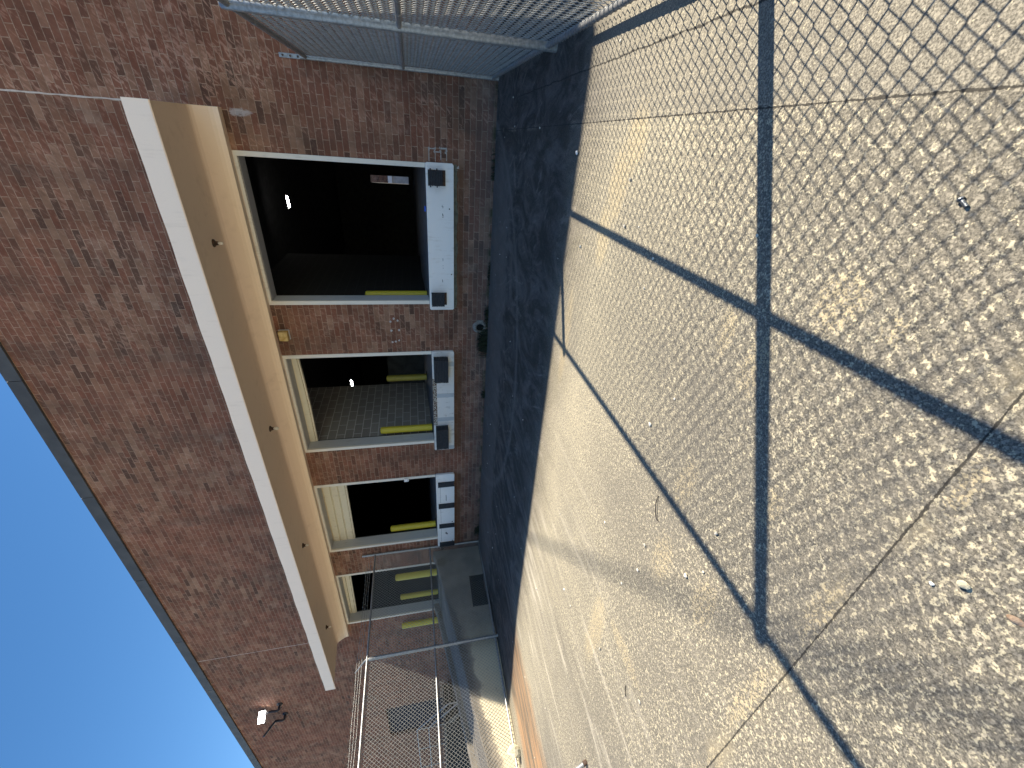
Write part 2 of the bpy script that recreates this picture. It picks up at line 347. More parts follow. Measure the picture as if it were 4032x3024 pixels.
M['rust'] = mat_simple_noise('flaking_rust', (.09,.035,.015), (.50,.44,.36), 30, .85, lo=.45, hi=.55)
M['galv'] = mat_simple_noise('galvanised_steel', (.22,.222,.225), (.32,.322,.325), 35, .40, .5, .06, .002)
M['wire'] = mat_simple_noise('galvanised_wire', (.21,.21,.205), (.30,.30,.29), 20, .42, .3, .0, .001)
M['yellow'] = paint('yellow_bollard_paint', (.62,.50,.035), (.28,.22,.05), .45, 9, .5)
M['yellowdim'] = paint('dull_yellow_paint', (.40,.33,.05), (.16,.13,.05), .6, 9, .55)  # darker, duller yellow for the bollards further inside
M['curtain'] = paint('cream_door_paint', (.74,.65,.47), (.46,.37,.25), .5, 8, .5)
M['coping'] = mat_simple_noise('dark_coping_metal', (.058,.056,.055), (.078,.076,.074), 3, .6, .1, .1)
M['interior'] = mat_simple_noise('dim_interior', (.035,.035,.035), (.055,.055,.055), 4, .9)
M['floor'] = mat_simple_noise('warehouse_floor', (.10,.105,.115), (.16,.165,.175), 5, .6)
M['joint'] = mat_simple_noise('pale_sealant', (.50,.41,.35), (.62,.53,.46), 20)
M['lime'] = mat_simple_noise('white_mortar', (.34,.30,.26), (.5,.45,.40), 40)
M['spot'] = mat_simple_noise('white_adhesive', (.40,.36,.34), (.60,.56,.53), 40)
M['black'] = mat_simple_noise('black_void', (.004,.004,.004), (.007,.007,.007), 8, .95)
M['dark'] = mat_simple_noise('dark_painted_steel', (.010,.011,.014), (.022,.022,.026), 8, .6)
M['navy'] = paint('navy_door_paint', (.004,.006,.020), (.008,.008,.014), .4, 4, .9)
M['lampbody'] = mat_simple_noise('bronze_lamp_metal', (.014,.013,.016), (.03,.028,.034), 9, .55, .3)
M['amber'] = mat_simple_noise('yellowed_plastic', (.42,.26,.06), (.62,.46,.20), 14, .5)
M['rock'] = mat_simple_noise('pale_rock', (.40,.35,.24), (.66,.60,.44), 22, .95, bumpk=.6, bd=.01)
M['white_stone'] = mat_simple_noise('white_stone', (.66,.65,.62), (.82,.81,.78), 40, .9)
M['leaf'] = mat_simple_noise('dead_leaf', (.20,.13,.085), (.34,.25,.18), 60, .8)
M['bolt'] = mat_simple_noise('grey_steel_bolt', (.16,.17,.18), (.30,.31,.32), 60, .4, .8)
M['weed'] = mat_simple_noise('weed_green', (.012,.018,.008), (.032,.040,.017), 18, .7)
M['weeddry'] = mat_simple_noise('dry_weed', (.10,.085,.04), (.17,.14,.07), 18, .8)
M['pebble'] = mat_simple_noise('pebble_stone', (.28,.26,.22), (.66,.62,.54), 9, .9)
M['twig'] = mat_simple_noise('dark_wire_scrap', (.02,.018,.016), (.05,.04,.035), 30, .6)
M['blue'] = mat_simple_noise('blue_plastic', (.01,.06,.40), (.02,.10,.55), 30, .4)
M['bulb'] = mat_simple_noise('frosted_bulb', (.78,.75,.68), (.85,.83,.76), 30, .25)
M['pipe'] = mat_simple_noise('clay_pipe', (.16,.14,.12), (.26,.23,.20), 30, .9)
M['tube'] = emit('lit_tube', (1,.98,.94), 22)
M['flood'] = emit('lit_flood_lens', (1,.99,.96), 9)
M['cable'] = mat_simple_noise('black_cable', (.015,.015,.016), (.03,.03,.032), 9, .6)
M['stuccobase'] = mat_simple_noise('pale_render', (.40,.37,.34), (.52,.49,.46), 2.5)

# ------------------------------------------------------------------ setting: the ground
def gz(x, y):
    s = min(1, max(0, (-6.0 - x)/4.0)); s = s*s*(3-2*s)
    q = min(1, max(0, (-.6 - y)/2.0))
    return -.085*s*q
g = MB()
xs = [-400, -120, -45] + [-30 + i*.5 for i in range(0, 73)] + [20, 90, 400]
ys = [-400, -120, -40] + [-16 + i*.5 for i in range(0, 33)] + [.3, 40, 120, 400]
vs = []; 
for yy in ys:
    for xx in xs: vs.append((xx, yy, gz(xx, yy) if -30 <= xx <= 6 and yy <= 0 else (gz(-12, yy) if xx < -30 and yy <= 0 else 0)))
nx = len(xs)
fs = [(j*nx+i, j*nx+i+1, (j+1)*nx+i+1, (j+1)*nx+i) for j in range(len(ys)-1) for i in range(nx-1)]
g.add(vs, fs, True)
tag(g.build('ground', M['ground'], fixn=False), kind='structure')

# ------------------------------------------------------------------ the warehouse
W = 2.4962; PIT = W + 1.0478; FL = 1.19
wh = thing('warehouse', 'long red brick warehouse wall with four open loading doors under a pale canopy', 'warehouse', (-5, 0, 0))
def ptop(x): return 8.37 + max(0, (-2.0 - x))*.0085          # the parapet runs very slightly uphill to the left
XR, XL, TH = 9.0, -46.0, .3
DH = 4.13
b = MB()
doors = [(-i*PIT - W, -i*PIT) for i in range(4)]
cuts = [XR]
for a0, a1 in doors: cuts += [a1, a0]
# navy door opening further along
ND = (-22.15, -19.5)
cuts += [ND[1], ND[0], XL]
for i in range(0, len(cuts), 2): b.box(cuts[i+1], cuts[i], 0, TH, -.3, DH)
for k, (a0, a1) in enumerate(doors): b.box(a0, a1, 0, TH, -.3, .72 if k < 3 else 1.10)
b.box(ND[0], ND[1], 0, TH, -.3, 1.2); b.box(ND[0], ND[1], 0, TH, 3.47, DH)
b.prism([(XL, DH), (XR, DH), (XR, ptop(XR)), (-2, ptop(-2)), (XL, ptop(XL))], 1, 0, TH)
b.build('brick_wall', M['brick'], wh)
# shell behind
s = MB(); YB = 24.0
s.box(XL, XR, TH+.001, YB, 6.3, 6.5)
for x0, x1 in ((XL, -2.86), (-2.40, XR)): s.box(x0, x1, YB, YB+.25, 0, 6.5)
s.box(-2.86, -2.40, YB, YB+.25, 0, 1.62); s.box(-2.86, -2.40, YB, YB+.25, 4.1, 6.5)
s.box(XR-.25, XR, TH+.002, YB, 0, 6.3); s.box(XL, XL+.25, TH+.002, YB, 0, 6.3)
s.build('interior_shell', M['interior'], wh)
f = MB(); f.add([(XL+.3, .06, FL), (XR-.3, .06, FL), (XR-.3, 2.5, 1.29), (XL+.3, 2.5, 1.29), (XL+.3, YB, 1.29), (XR-.3, YB, 1.29)], [(0,1,2,3),(3,2,5,4)])
for a0, a1 in doors: f.add([(a0, -.0, FL-.003), (a1, -.0, FL-.003), (a1, .06, FL), (a0, .06, FL)], [(0,1,2,3)])
f.build('floor', M['floor'], wh, fixn=False)
r_ = MB(); r_.box(XL, XR, TH+.003, YB, 7.4, 7.6); r_.build('roof', M['coping'], wh)
# coping in 2.9 m lengths with open seams
xj = [XR, 2.0, -.95, -3.87, -6.77, -9.68, -12.58, -15.50, -18.36, -21.3, -24.2, -27.1, -30, -33, -36, -39, -42, XL]
for i in range(len(xj)-1):
    a, c_ = xj[i]-.006, xj[i+1]+.006
    za, zc = ptop(a), ptop(c_)
    cp = MB(); cp.add([(a,-.045,za-.005),(c_,-.045,zc-.005),(c_,-.06,zc+.215),(a,-.06,za+.215),(a,.36,za-.005),(c_,.36,zc-.005),(c_,.36,zc+.235),(a,.36,za+.235)],
           [(0,1,2,3),(4,7,6,5),(3,2,6,7),(0,4,5,1),(0,3,7,4),(1,5,6,2)])
    cp.build('coping', M['coping'], wh)
sl = MB(); sl.box(XL, XR, -.038, .3, 8.3, 8.36)   # backing strip seen in the seams
for xx, z0 in ((.532, 4.57), (-13.82, 4.57)):
    jn = MB(); N = 40; z1 = ptop(xx)
    vs = []
    for i in range(N+1):
        zz = z0 + (z1-z0)*i/N; o = random.uniform(-.004, .004); w_ = random.uniform(.007, .013)
        vs += [(xx+o-w_, -.004, zz), (xx+o+w_, -.004, zz)]
    jn.add(vs, [(2*i, 2*i+1, 2*i+3, 2*i+2) for i in range(N)])
    jn.build('expansion_joint', M['joint'], wh)
# canopy: slab, haunch and the drop onto the door heads; the fascia is a part of it
prof = [(-.002,4.545),(-1.565,4.545),(-1.565,4.325),(-1.545,4.325),(-1.545,4.345),(-.34,4.412),(-.30,4.402),(-.265,4.375),(-.215,4.30),(-.165,4.215),(-.150,4.165),(-.146,4.092),(-.002,4.092)]
cn = MB(); cn.prism(prof, 0, .545, -13.58)
canopy = cn.build('canopy', M['soffit'], wh)
fa = MB(); N = 60
fv = []
for i in range(N+1):                                   # its trowelled edge is not quite straight
    xx = .552 + (-13.60-.552)*i/N; o = .004*math.sin(i*1.7)+.003*math.sin(i*.61+1) if 0 < i < N else 0
    fv += [(xx, -1.585, 4.30), (xx, -1.585, 4.565+o), (xx, -1.567, 4.30), (xx, -1.567, 4.565+o)]
ff = []
for i in range(N):
    a = 4*i; ff += [(a, a+1, a+5, a+4), (a+1, a+3, a+7, a+5), (a, a+4, a+6, a+2), (a+2, a+6, a+7, a+3)]
ff += [(0,2,3,1), (4*N, 4*N+1, 4*N+3, 4*N+2)]
fa.add(fv, ff); fascia = fa.build('fascia', M['fascia'], canopy)
dr = MB(); dr.tube([(.55,-1.572,4.296),(-13.6,-1.572,4.296)], .007, 6); dr.build('drip_edge', M['soffit'], canopy)

# door frames, sills and curtains
for k, (a0, a1) in enumerate(doors):
    zb = FL+.001
    def U(x0, x1, zt, w): return [(x0, zb), (x0+w, zb), (x0+w, zt-w*1.4), (x1-w, zt-w*1.4), (x1-w, zb), (x1, zb), (x1, zt), (x0, zt)]
    df = MB().prism(U(a0+.001, a1-.001, 4.14, .0735), 1, -.012, .035).build('door_frame', M['frame'], wh, .003)
    MB().prism(U(a0+.0675, a1-.0715, 4.128, .005)[:2] + [(a0+.0725, 4.033), (a1-.0765, 4.033), (a1-.0765, zb), (a1-.0715, zb), (a1-.0715, 4.128), (a0+.0675, 4.128)], 1, .0352, .31).build('reveal', M['reveal'], df)
    for x0, x1 in ((a1-.05, a1+.03), (a0-.03, a0+.05)):
        MB().box(x0, x1, .315, .36, zb, 4.3).build('track', M['dark'], df)
def curtain(a0, a1, zbR, zbL, slats, sag=0.0, y=.32):
    m = MB(); n = 16; zt = 4.2; rows = []
    H = [0]
    for i in range(slats): H += [i+.12, i+.5, i+.88, i+1]
    H = [h/slats for h in H]
    for j in range(n+1):
        u = j/n; x = a1-.07 + (a0+.07-(a1-.07))*u; zb = zbR + (zbL-zbR)*u - sag*math.sin(math.pi*u)
        for i, h in enumerate(H):
            ph = (h*slats) % 1; d = .0 if min(ph, 1-ph) < .05 else -.03
            rows.append((x, y + d, zb + (zt-zb)*h))
    k = len(H)
    fs = [(j*k+i, (j+1)*k+i, (j+1)*k+i+1, j*k+i+1) for j in range(n) for i in range(k-1)]
    m.add(rows, fs)
    # return: the bottom bar
    br = []
    for j in range(n+1):
        x, yy, zz = rows[j*k]; br += [(x, y-.02, zz), (x, y+.045, zz), (x, y-.02, zz-.03), (x, y+.045, zz-.03)]
    fs = []
    for j in range(n):
        a = 4*j; fs += [(a, a+2, a+6, a+4), (a+2, a+3, a+7, a+6), (a+1, a+5, a+7, a+3), (a, a+4, a+5, a+1)]
    o = m.build('overhead_door', M['curtain'], wh); mm = MB().add(br, fs); mm.build('bottom_bar', M['curtain'], o)
    return o
curtain(*doors[1], 3.93, 3.90, 2, .02)
curtain(*doors[2], 3.46, 3.485, 4)
curtain(*doors[3], 3.80, 3.86, 3)
sills = [(-2.60, .012, 'sill'), (-6.235, -3.535, 'sillworn'), (-9.865, -7.065, 'sill')]
sobj = []
for i, (x0, x1, mk) in enumerate(sills):
    m = MB(); c_ = .035
    m.prism([(x1, .735), (x1, 1.165), (x1-c_*.6, 1.186), (x0+c_*.6, 1.186), (x0, 1.165), (x0, .735), (x0+c_*.6, .712), (x1-c_*.8, .712)], 1, -.062, -.0005)
    m.box(doors[i][0], doors[i][1], 0.0, .059, .72, 1.186)
    sobj.append(m.build('dock_sill', M[mk], wh, .006))
# the strip of grout under the first sill, and its dark scuffs and bolts
m = MB(); vs = []; N = 50
for i in range(N+1):
    x = .0 - 2.58*i/N; vs += [(x, -.010, .713), (x, -.010, .645 + random.uniform(-.012, .012) + (.02 if i in (0, N) else 0))]
m.add(vs, [(2*i, 2*i+1, 2*i+3, 2*i+2) for i in range(N)]); m.build('grout_strip', M['grout'], sobj[0])
m = MB()
def blob(m, x, z, rx, rz, y, n=9, j=.35):
    vs = [(x, y-.0025, z)] + [(x + rx*math.cos(2*math.pi*i/n)*random.uniform(1-j, 1+j), y-.0005, z + rz*math.sin(2*math.pi*i/n)*random.uniform(1-j, 1+j)) for i in range(n)]
    m.add(vs, [(0, 1+i, 1+(i+1) % n) for i in range(n)])
for x, z, a, c_ in ((-.66,.918,.018,.004),(-.675,.905,.006,.010),(-.69,.905,.004,.008),(-.80,.913,.02,.004),(-.815,.905,.018,.007),(-.845,.906,.006,.012),(-1.6,.918,.035,.004),(-1.715,.917,.006,.006),(-1.76,.917,.008,.006),(-1.99,.936,.008,.004),(-2.01,.931,.03,.006)):
    m = MB(); blob(m, x, z, a, c_, -.0635); m.build('scuff_mark', M['dark'], sobj[0])
for x, z in ((-.706,.79),(-1.879,.76)):
    m = MB(); m.tube([(x,-.0625,z),(x,-.075,z)], .011, 8); m.build('bolt_head', M['plate'], sobj[0])
# second sill: rusty nosing angle and two bare steel straps
m = MB(); m.box(-5.47, -4.20, -.070, -.0626, 1.10, 1.187); m.build('nosing_angle', M['rust'], sobj[1])
for x0 in (-3.80, -4.60, -5.26, -6.12):
    m = MB(); m.box(x0-.10, x0, -.068, -.0626, .72, 1.098); o = m.build('strap', M['reveal'], sobj[1])
    m = MB(); m.tube([(x0-.05,-.0685,.775),(x0-.05,-.082,.775)], .014, 6); m.build('bolt_head', M['plate'], o)
# third sill: four black rubber strips
for x1, x0 in ((-7.323,-7.487),(-8.117,-8.284),(-8.916,-9.067),(-9.685,-9.857)):
    m = MB(); m.box(x0, x1, -.095, -.0625, .716, 1.135); m.build('rubber_strip', M['rubber'], sobj[2], .006)
m = MB()
for x in (-7.8, -8.6, -9.38): MB().box(x-.28, x+.28, -.0632, -.0626, 1.078, 1.083).build('crack', M['plate'], sobj[2])
for q in ((-7.92,.93,.13,.010),(-9.30,.95,.05,.014),(-9.34,.92,.03,.02)):
    m = MB(); blob(m, *q, -.0632); m.build('scuff_mark', M['plate'], sobj[2])
# lumps of white mortar beside the first door and the glue dots on the first pier
m = MB()
for x0, x1, z0, z1 in ((.03,.215,1.115,1.128),(.03,.175,1.01,1.022),(.05,.17,.917,.93),(.045,.235,.822,.833)): m.box(x0, x1, -.008, -.0005, z0, z1)
for x0, x1, z0, z1 in ((.205,.222,1.03,1.128),(.16,.178,.925,1.022),(.212,.236,.83,.93)): m.box(x0, x1, -.009, -.0005, z0, z1)
for _ in range(26): blob(m, random.uniform(.16,.235), random.choice((1.12,1.018,.925,.83))+random.uniform(-.008,.02), random.uniform(.01,.025), random.uniform(.006,.014), -.009)
m.build('mortar_smear', M['lime'], wh); m = MB()
for _ in range(8): blob(m, random.uniform(-.09,-.04), .645+random.uniform(-.02,.03), random.uniform(.01,.03), random.uniform(.006,.014), -.008)
m.build('mortar_smear', M['lime'], wh)
m = MB()
for x, z in ((-2.859,1.971),(-2.798,1.906),(-2.839,1.831),(-3.056,1.97),(-3.046,1.82),(-3.31,1.964),(-3.304,1.901),(-3.28,1.829)):
    m = MB(); blob(m, x, z, .022, .02, -.002); m.build('adhesive_dab', M['spot'], wh)
# block partitions inside, left of doors one to three
for x, y1, mk in ((-2.62, 4.2, 'cmushade'), (-6.06, 2.9, 'cmu')):
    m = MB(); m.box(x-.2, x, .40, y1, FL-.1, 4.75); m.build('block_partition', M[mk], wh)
m = MB(); m.box(-8.2, -5.2, 6.0, 6.15, FL-.1, 2.62); m.build('low_partition', M['interior'], wh)
# navy door further along
m = MB(); m.box(ND[0], ND[1], .12, .18, 1.2, 3.47); nd = m.build('navy_door', M['navy'], wh)
# clay drain pipe mouth through the wall
m = MB(); cx, cz, n = -3.012, .165, 20; vs = []
for i in range(n):
    a = 2*math.pi*i/n; c_, s_ = math.cos(a), math.sin(a); j = random.uniform(.95, 1.12)
    vs += [(cx+.145*c_*j, -.001, cz+.145*s_*j), (cx+.115*c_, -.045, cz+.115*s_), (cx+.082*c_, -.045, cz+.082*s_), (cx+.078*c_, .02, cz+.078*s_)]
m.add(vs, [(4*i+k, 4*((i+1) % n)+k, 4*((i+1) % n)+k+1, 4*i+k+1) for i in range(n) for k in range(3)], True)
dp = m.build('drain_pipe', M['pipe'], wh)
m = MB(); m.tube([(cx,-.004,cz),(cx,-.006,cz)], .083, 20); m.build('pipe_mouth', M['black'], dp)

# ------------------------------------------------------------------ dock bumpers (bolted on: each its own thing)
def bumper(x0, x1, z0, z1, d, label, plate, rods):
    t = thing('dock_bumper', label, 'dock bumper', ((x0+x1)/2, -.0626, z0), 'rubber dock bumpers')
    yb = -.0630
    if plate:
        m = MB(); m.box(x0-.005, x1+.005, yb-.012, yb, z0-plate, z1); m.build('mounting_plate', M['plate'], t)
    m = MB(); nl = 9; w_ = (z1-z0)/nl   # a stack of laminated rubber pads
    for i in range(nl):
        o = random.uniform(-.004, .004); q = random.uniform(-.003, .003)
        m.box(x0+o, x1+o, yb-.0125-d+q, yb-.0125, z0+i*w_+.001, z0+(i+1)*w_-.001)
    m.build('rubber_block', M['rubber'], t, .004)
    for zz in rods:
        m = MB(); m.tube([(x0-.028,yb-.05,zz),(x1+.028,yb-.05,zz)], .010, 8); m.build('tie_rod', M['rubber'], t)
    return t
bumper(-.335, -.10, .905, 1.15, .085, 'squarish black rubber bumper at the right end of the white sill below the first door', .05, (1.0, 1.11))
bumper(-2.485, -2.245, .905, 1.15, .12, 'squarish black rubber bumper at the left end of the white sill below the first door', .05, ())
bumper(-4.20, -3.65, .85, 1.15, .185, 'wide black rubber bumper at the right end of the worn sill under the second door', 0, ())
bumper(-6.06, -5.48, .86, 1.145, .185, 'wide black rubber bumper at the left end of the worn sill under the second door', 0, ())

# ------------------------------------------------------------------ bollards
def bollard(x, y, z0, z1, label, mat='yellow', r=.085):
    t = thing('bollard', label, 'bollard', (x, y, z0), 'yellow steel bollards')
    m = MB(); m.tube([(x,y,z0-.0),(x,y,z1-.04),(x,y,z1-.012),(x,y,z1)], [r,r,r*.86,r*.45], 20); m.build('post', M[mat], t)
    m = MB(); m.box(x-r*1.35, x+r*1.35, y-r*1.35, y+r*1.35, z0, z0+.012); m.build('base_plate', M['dark'], t)
    return t
bollard(-2.505, .56, 1.212, 2.46, 'yellow bollard half hidden behind the left jamb of the first open door')
bollard(-5.88, .42, 1.21, 2.46, 'bright yellow bollard just inside the left jamb of the second door')
bollard(-5.28, 1.9, 1.27, 2.33, 'dull yellow bollard deeper inside the second door past the block wall', 'yellowdim')
bollard(-9.43, .42, 1.21, 2.50, 'yellow bollard just inside the left jamb of the third door below the ribbed curtain')
bollard(-8.0, 1.6, 1.255, 2.35, 'barely visible dark yellow bollard in the black of the third doorway', 'yellowdim')
bollard(-10.92, -.14, 1.24, 2.46, 'yellow bollard atop the ramp at the right side of the fourth door', r=.095)
bollard(-12.80, .42, 1.21, 2.45, 'yellow bollard inside the left jamb of the fourth door behind the mesh', 'yellow')
bollard(-13.50, -.14, 1.05, 2.44, 'leftmost yellow bollard, standing against the brick left of the fourth door', r=.095)

# ------------------------------------------------------------------ lamps
for i, (px, py) in enumerate(((-1.215,-.80),(-4.80,-.70),(-8.24,-.78),(-11.72,-.82))):
    lab = ['bare lampholder with a stub of bulb under the canopy above the first door', 'white round bulb in a lampholder under the canopy above the second door', 'small lampholder under the canopy above the third door', 'leftmost lampholder under the canopy, above the fourth door'][i]
    zc = 4.345 + (py+1.545)*(4.412-4.345)/1.205
    t = thing('canopy_lamp', lab, 'lamp', (px, py, zc), 'lampholders under the canopy')
    m = MB(); m.tube([(px,py,zc+.004),(px,py,zc-.012),(px,py,zc-.03),(px,py,zc-.065)], [.062,.058,.034,.028], 14); m.build('socket', M['plate'], t)
    m = MB(); R = .038 if i == 1 else .024; zb = zc-.065
    m.tube([(px,py,zb),(px,py,zb-.02),(px,py,zb-.02-R),(px,py,zb-.02-2*R*.8),(px,py,zb-.02-2*R)], [.016,R*.75,R,R*.75,R*.15], 14)
    m.build('bulb', M['bulb'], t)
t = thing('wall_lamp', 'yellowed square wall lamp on the brick pier under the canopy between first and second doors', 'lamp', (-3.09, 0, 3.86))
m = MB(); m.box(-3.185, -2.99, -.03, -.0005, 3.855, 4.04); m.build('back_box', M['reveal'], t)
m = MB(); m.prism([(-.0305,3.865),(-.125,3.872),(-.135,3.90),(-.12,4.03),(-.0305,4.035)], 0, -3.18, -2.995); m.build('lens', M['amber'], t, .008)
def flood(x, z, label, lit, head):
    t = thing('floodlight', label, 'floodlight', (x, 0, z), 'twin floodlights on the upper wall')
    m = MB(); m.tube([(x,-.001,z),(x,-.03,z),(x,-.05,z)], [.10,.09,.03], 14); m.build('wall_flange', M['lampbody'], t)
    m = MB(); m.tube([(x,-.04,z),(x,-.19,z-.005),(x,-.21,z+.05),(x,-.19,z+.30)], .036, 10); m.build('arm', M['lampbody'], t)
    c, ax, ay, az, hx, hy, hz = head
    m = MB(); m.obox(c, ax, ay, az, hx, hy, hz); hd = m.build('lamp_head', M['lampbody'], t, .01)
    m = MB(); m.obox(Vector(c)+Vector(az)*(hz+.004), ax, ay, az, hx*.9, hy*.88, .003); m.build('lens', M['flood' if lit else 'reveal'], hd)
    m = MB(); m.tube([(x,-.19,z+.30), Vector(c)-Vector(az)*hz], .022, 8); m.build('knuckle', M['lampbody'], t)
    m = MB(); m.tube([(x,-.03,z-.02),(x+.03,-.14,z-.09),(x+.02,-.2,z+.05),(x,-.15,z+.25)], .007, 6); m.build('lead', M['cable'], t)
def basis(nrm, up):
    z_ = Vector(nrm).normalized(); x_ = Vector(up).cross(z_).normalized(); y_ = z_.cross(x_); return x_, y_, z_
x_, y_, z_ = basis((.80,-.42,-.42), (0,0,1))
flood(-17.37, 6.9, 'lit floodlight with glaring white lens on a bracket high on the brick wall', True, ((-17.50,-.25,7.45), x_, y_, z_, .19, .115, .035))
a_ = Vector((-.05,-.80,.59)).normalized(); vd = Vector((-.89,.37,.28)); b_ = (vd - a_*vd.dot(a_)).normalized(); n_ = a_.cross(b_)
if n_.z > 0: n_ = -n_
flood(-18.15, 6.87, 'dark floodlight seen edge on, tilted up beside the lit one on the brick wall', False, ((-18.15,-.40,7.31), a_, b_, n_, .23, .14, .03))
t = thing('tube_light', 'lit fluorescent tube hanging in the dark beyond the first door', 'tube light', (-2.0, 7.9, 5.35), 'tube lights inside the warehouse')
m = MB(); m.tube([(-1.72,7.9,5.43),(-2.06,7.92,5.41)], .028, 8); m.build('tube', M['tube'], t)
m = MB(); m.box(-2.12, -1.66, 7.87, 7.95, 5.455, 5.50); m.build('batten', M['interior'], t)
t = thing('tube_light', 'small lit tube deep inside seen through the second door', 'tube light', (-7.8, 6.0, 3.96), 'tube lights inside the warehouse')
m = MB(); m.tube([(-7.688,5.99,3.968),(-7.92,6.0,3.95)], .03, 8); m.build('tube', M['tube'], t)
m = MB(); m.box(-7.97, -7.64, 5.97, 6.05, 4.0, 4.04); m.build('batten', M['interior'], t)
t = thing('door_sensor', 'small white sensor box clipped to the right jamb of the third door', 'sensor', (-7.15, -.013, 1.86))
m = MB(); m.box(-7.20, -7.115, -.055, -.013, 1.862, 1.975); m.build('housing', M['sill'], t, .006)
m = MB(); m.box(-7.185, -7.13, -.058, -.0555, 1.88, 1.90); m.build('clip', M['reveal'], t)
m = MB(); m.box(-.79, -.70, .10, .15, 1.1925, 1.225); tag(m.build('plastic_cap', M['blue'], None, .008), 'small blue plastic scrap on the floor edge of the first open door', 'plastic scrap')

# neighbour seen through the rear doorway
nb = thing('neighbour_building', 'sliver of a brick building with pale base seen through the far rear doorway', 'building', (-5, 34, 0))
m = MB(); m.box(-14, 4, 34, 40, 0, 3.1); m.build('base_wall', M['stuccobase'], nb)
m = MB(); m.box(-14, 4, 34.0, 40, 3.45, 8); m.build('wall', M['brick'], nb)
m = MB(); m.box(-14, 4, 33.9, 40, 3.102, 3.448); m.build('band', M['sill'], nb)

# ------------------------------------------------------------------ chain-link fences
def fabric(xp, y0, y1, z0, z1, p=.03475, q=.0853, r=.0020, n=4, hook=True):
    m = MB(); k = 0; y = y0; rf = random.Random(17)
    while y > y1:
        pts = []; z = z0; i = 0
        while z <= z1+1e-6:
            s_ = 1 if (i + k) % 2 else -1; w_ = p/2*1.04*s_
            j = rf.uniform(-.0012, .0012)
            xo = r*1.1 if (i % 2) else -r*1.1
            # each turn is a short hook round its neighbour
            pts += [(xp + xo, y - w_*.93 + j, z - q*.035), (xp - xo, y - w_*.93 + j, z + q*.035)] if (i and hook) else [(xp + xo, y - w_, z)]
            z += q/2; i += 1
        m.tube(pts, r, n, False, True)
        y -= p; k += 1
    return m
def right_fence():
    X = 1.242; t = thing('chain_link_fence', 'tall plain-topped chain-link fence right of the first door, running out from the wall', 'fence', (X, -3.1, 0), 'chain-link fences enclosing the loading yard')
    Y1 = -8.85
    for y in (-3.11, -5.92, -8.75):
        m = MB(); m.tube([(X,y,-.2),(X,y,2.83),(X,y,2.87),(X,y,2.885)], [.040,.040,.037,.015], 18); po = m.build('post', M['galv'], t)
        for z in (.45,.8,1.12,1.8,2.1,2.45): MB().ring((X,y,z), (0,0,1), .0425, .006).build('wire_tie', M['wire'], po)
    m = MB(); m.tube([(X,-.048,0),(X,-.048,2.90)], .030, 14); wp = m.build('wall_post', M['galv'], t)
    for z in (.15,.42,.70,.98,1.22,1.75,2.05,2.4,2.7):
        m = MB(); m.ring((X,-.048,z), (0,0,1), .034, .022); m.build('tension_band', M['galv'], wp)
    m = MB(); m.box(X-.028, X+.028, -.016, -.001, 2.80, 3.18); wb = m.build('wall_bracket', M['galv'], t, .003)
    for z in (2.93,3.03,3.13):
        m = MB(); m.tube([(X,-.017,z),(X,-.030,z)], .014, 6); m.build('bolt_head', M['plate'], wb)
    for nm, z, r in (('top_rail', 2.82, .024), ('mid_rail', 1.466, .022), ('bottom_rail', .095, .024)):
        m = MB(); ys = [-.06, -3.07] if nm == 'mid_rail' else [-.06, Y1]
        if nm == 'mid_rail':
            for a, c_ in ((-.06,-3.072),(-3.148,-5.882),(-5.958,-8.712)): m.tube([(X,a,z),(X,c_,z)], r, 12)
        else: m.tube([(X,-.08,z),(X,Y1,z)], r, 12)
        ra = m.build(nm, M['galv'], t)
        if nm == 'top_rail':
            for q in range(12): MB().ring((X,-.35-q*.7,z), (0,1,0), r+.003, .006).build('wire_tie', M['wire'], ra)
        if nm == 'mid_rail':
            for q in range(20): MB().ring((X,-.3-q*.42,z), (0,1,0), r+.003, .005).build('wire_tie', M['wire'], ra)
    # spiral lacing round the bottom rail
    m = MB(); pts = []; y = -.15
    while y > Y1:
        a = (y/.0737)*2*math.pi; pts.append((X+.027*math.cos(a), y, .095+.027*math.sin(a))); y -= .0737/8
    m.tube(pts, .0022, 4, False); m.build('lacing_wire', M['wire'], t)
    fabric(X+.032, -.075, Y1, .03, 2.86, r=.0027).build('wire_mesh', M['wire'], t, fixn=False)
right_fence()
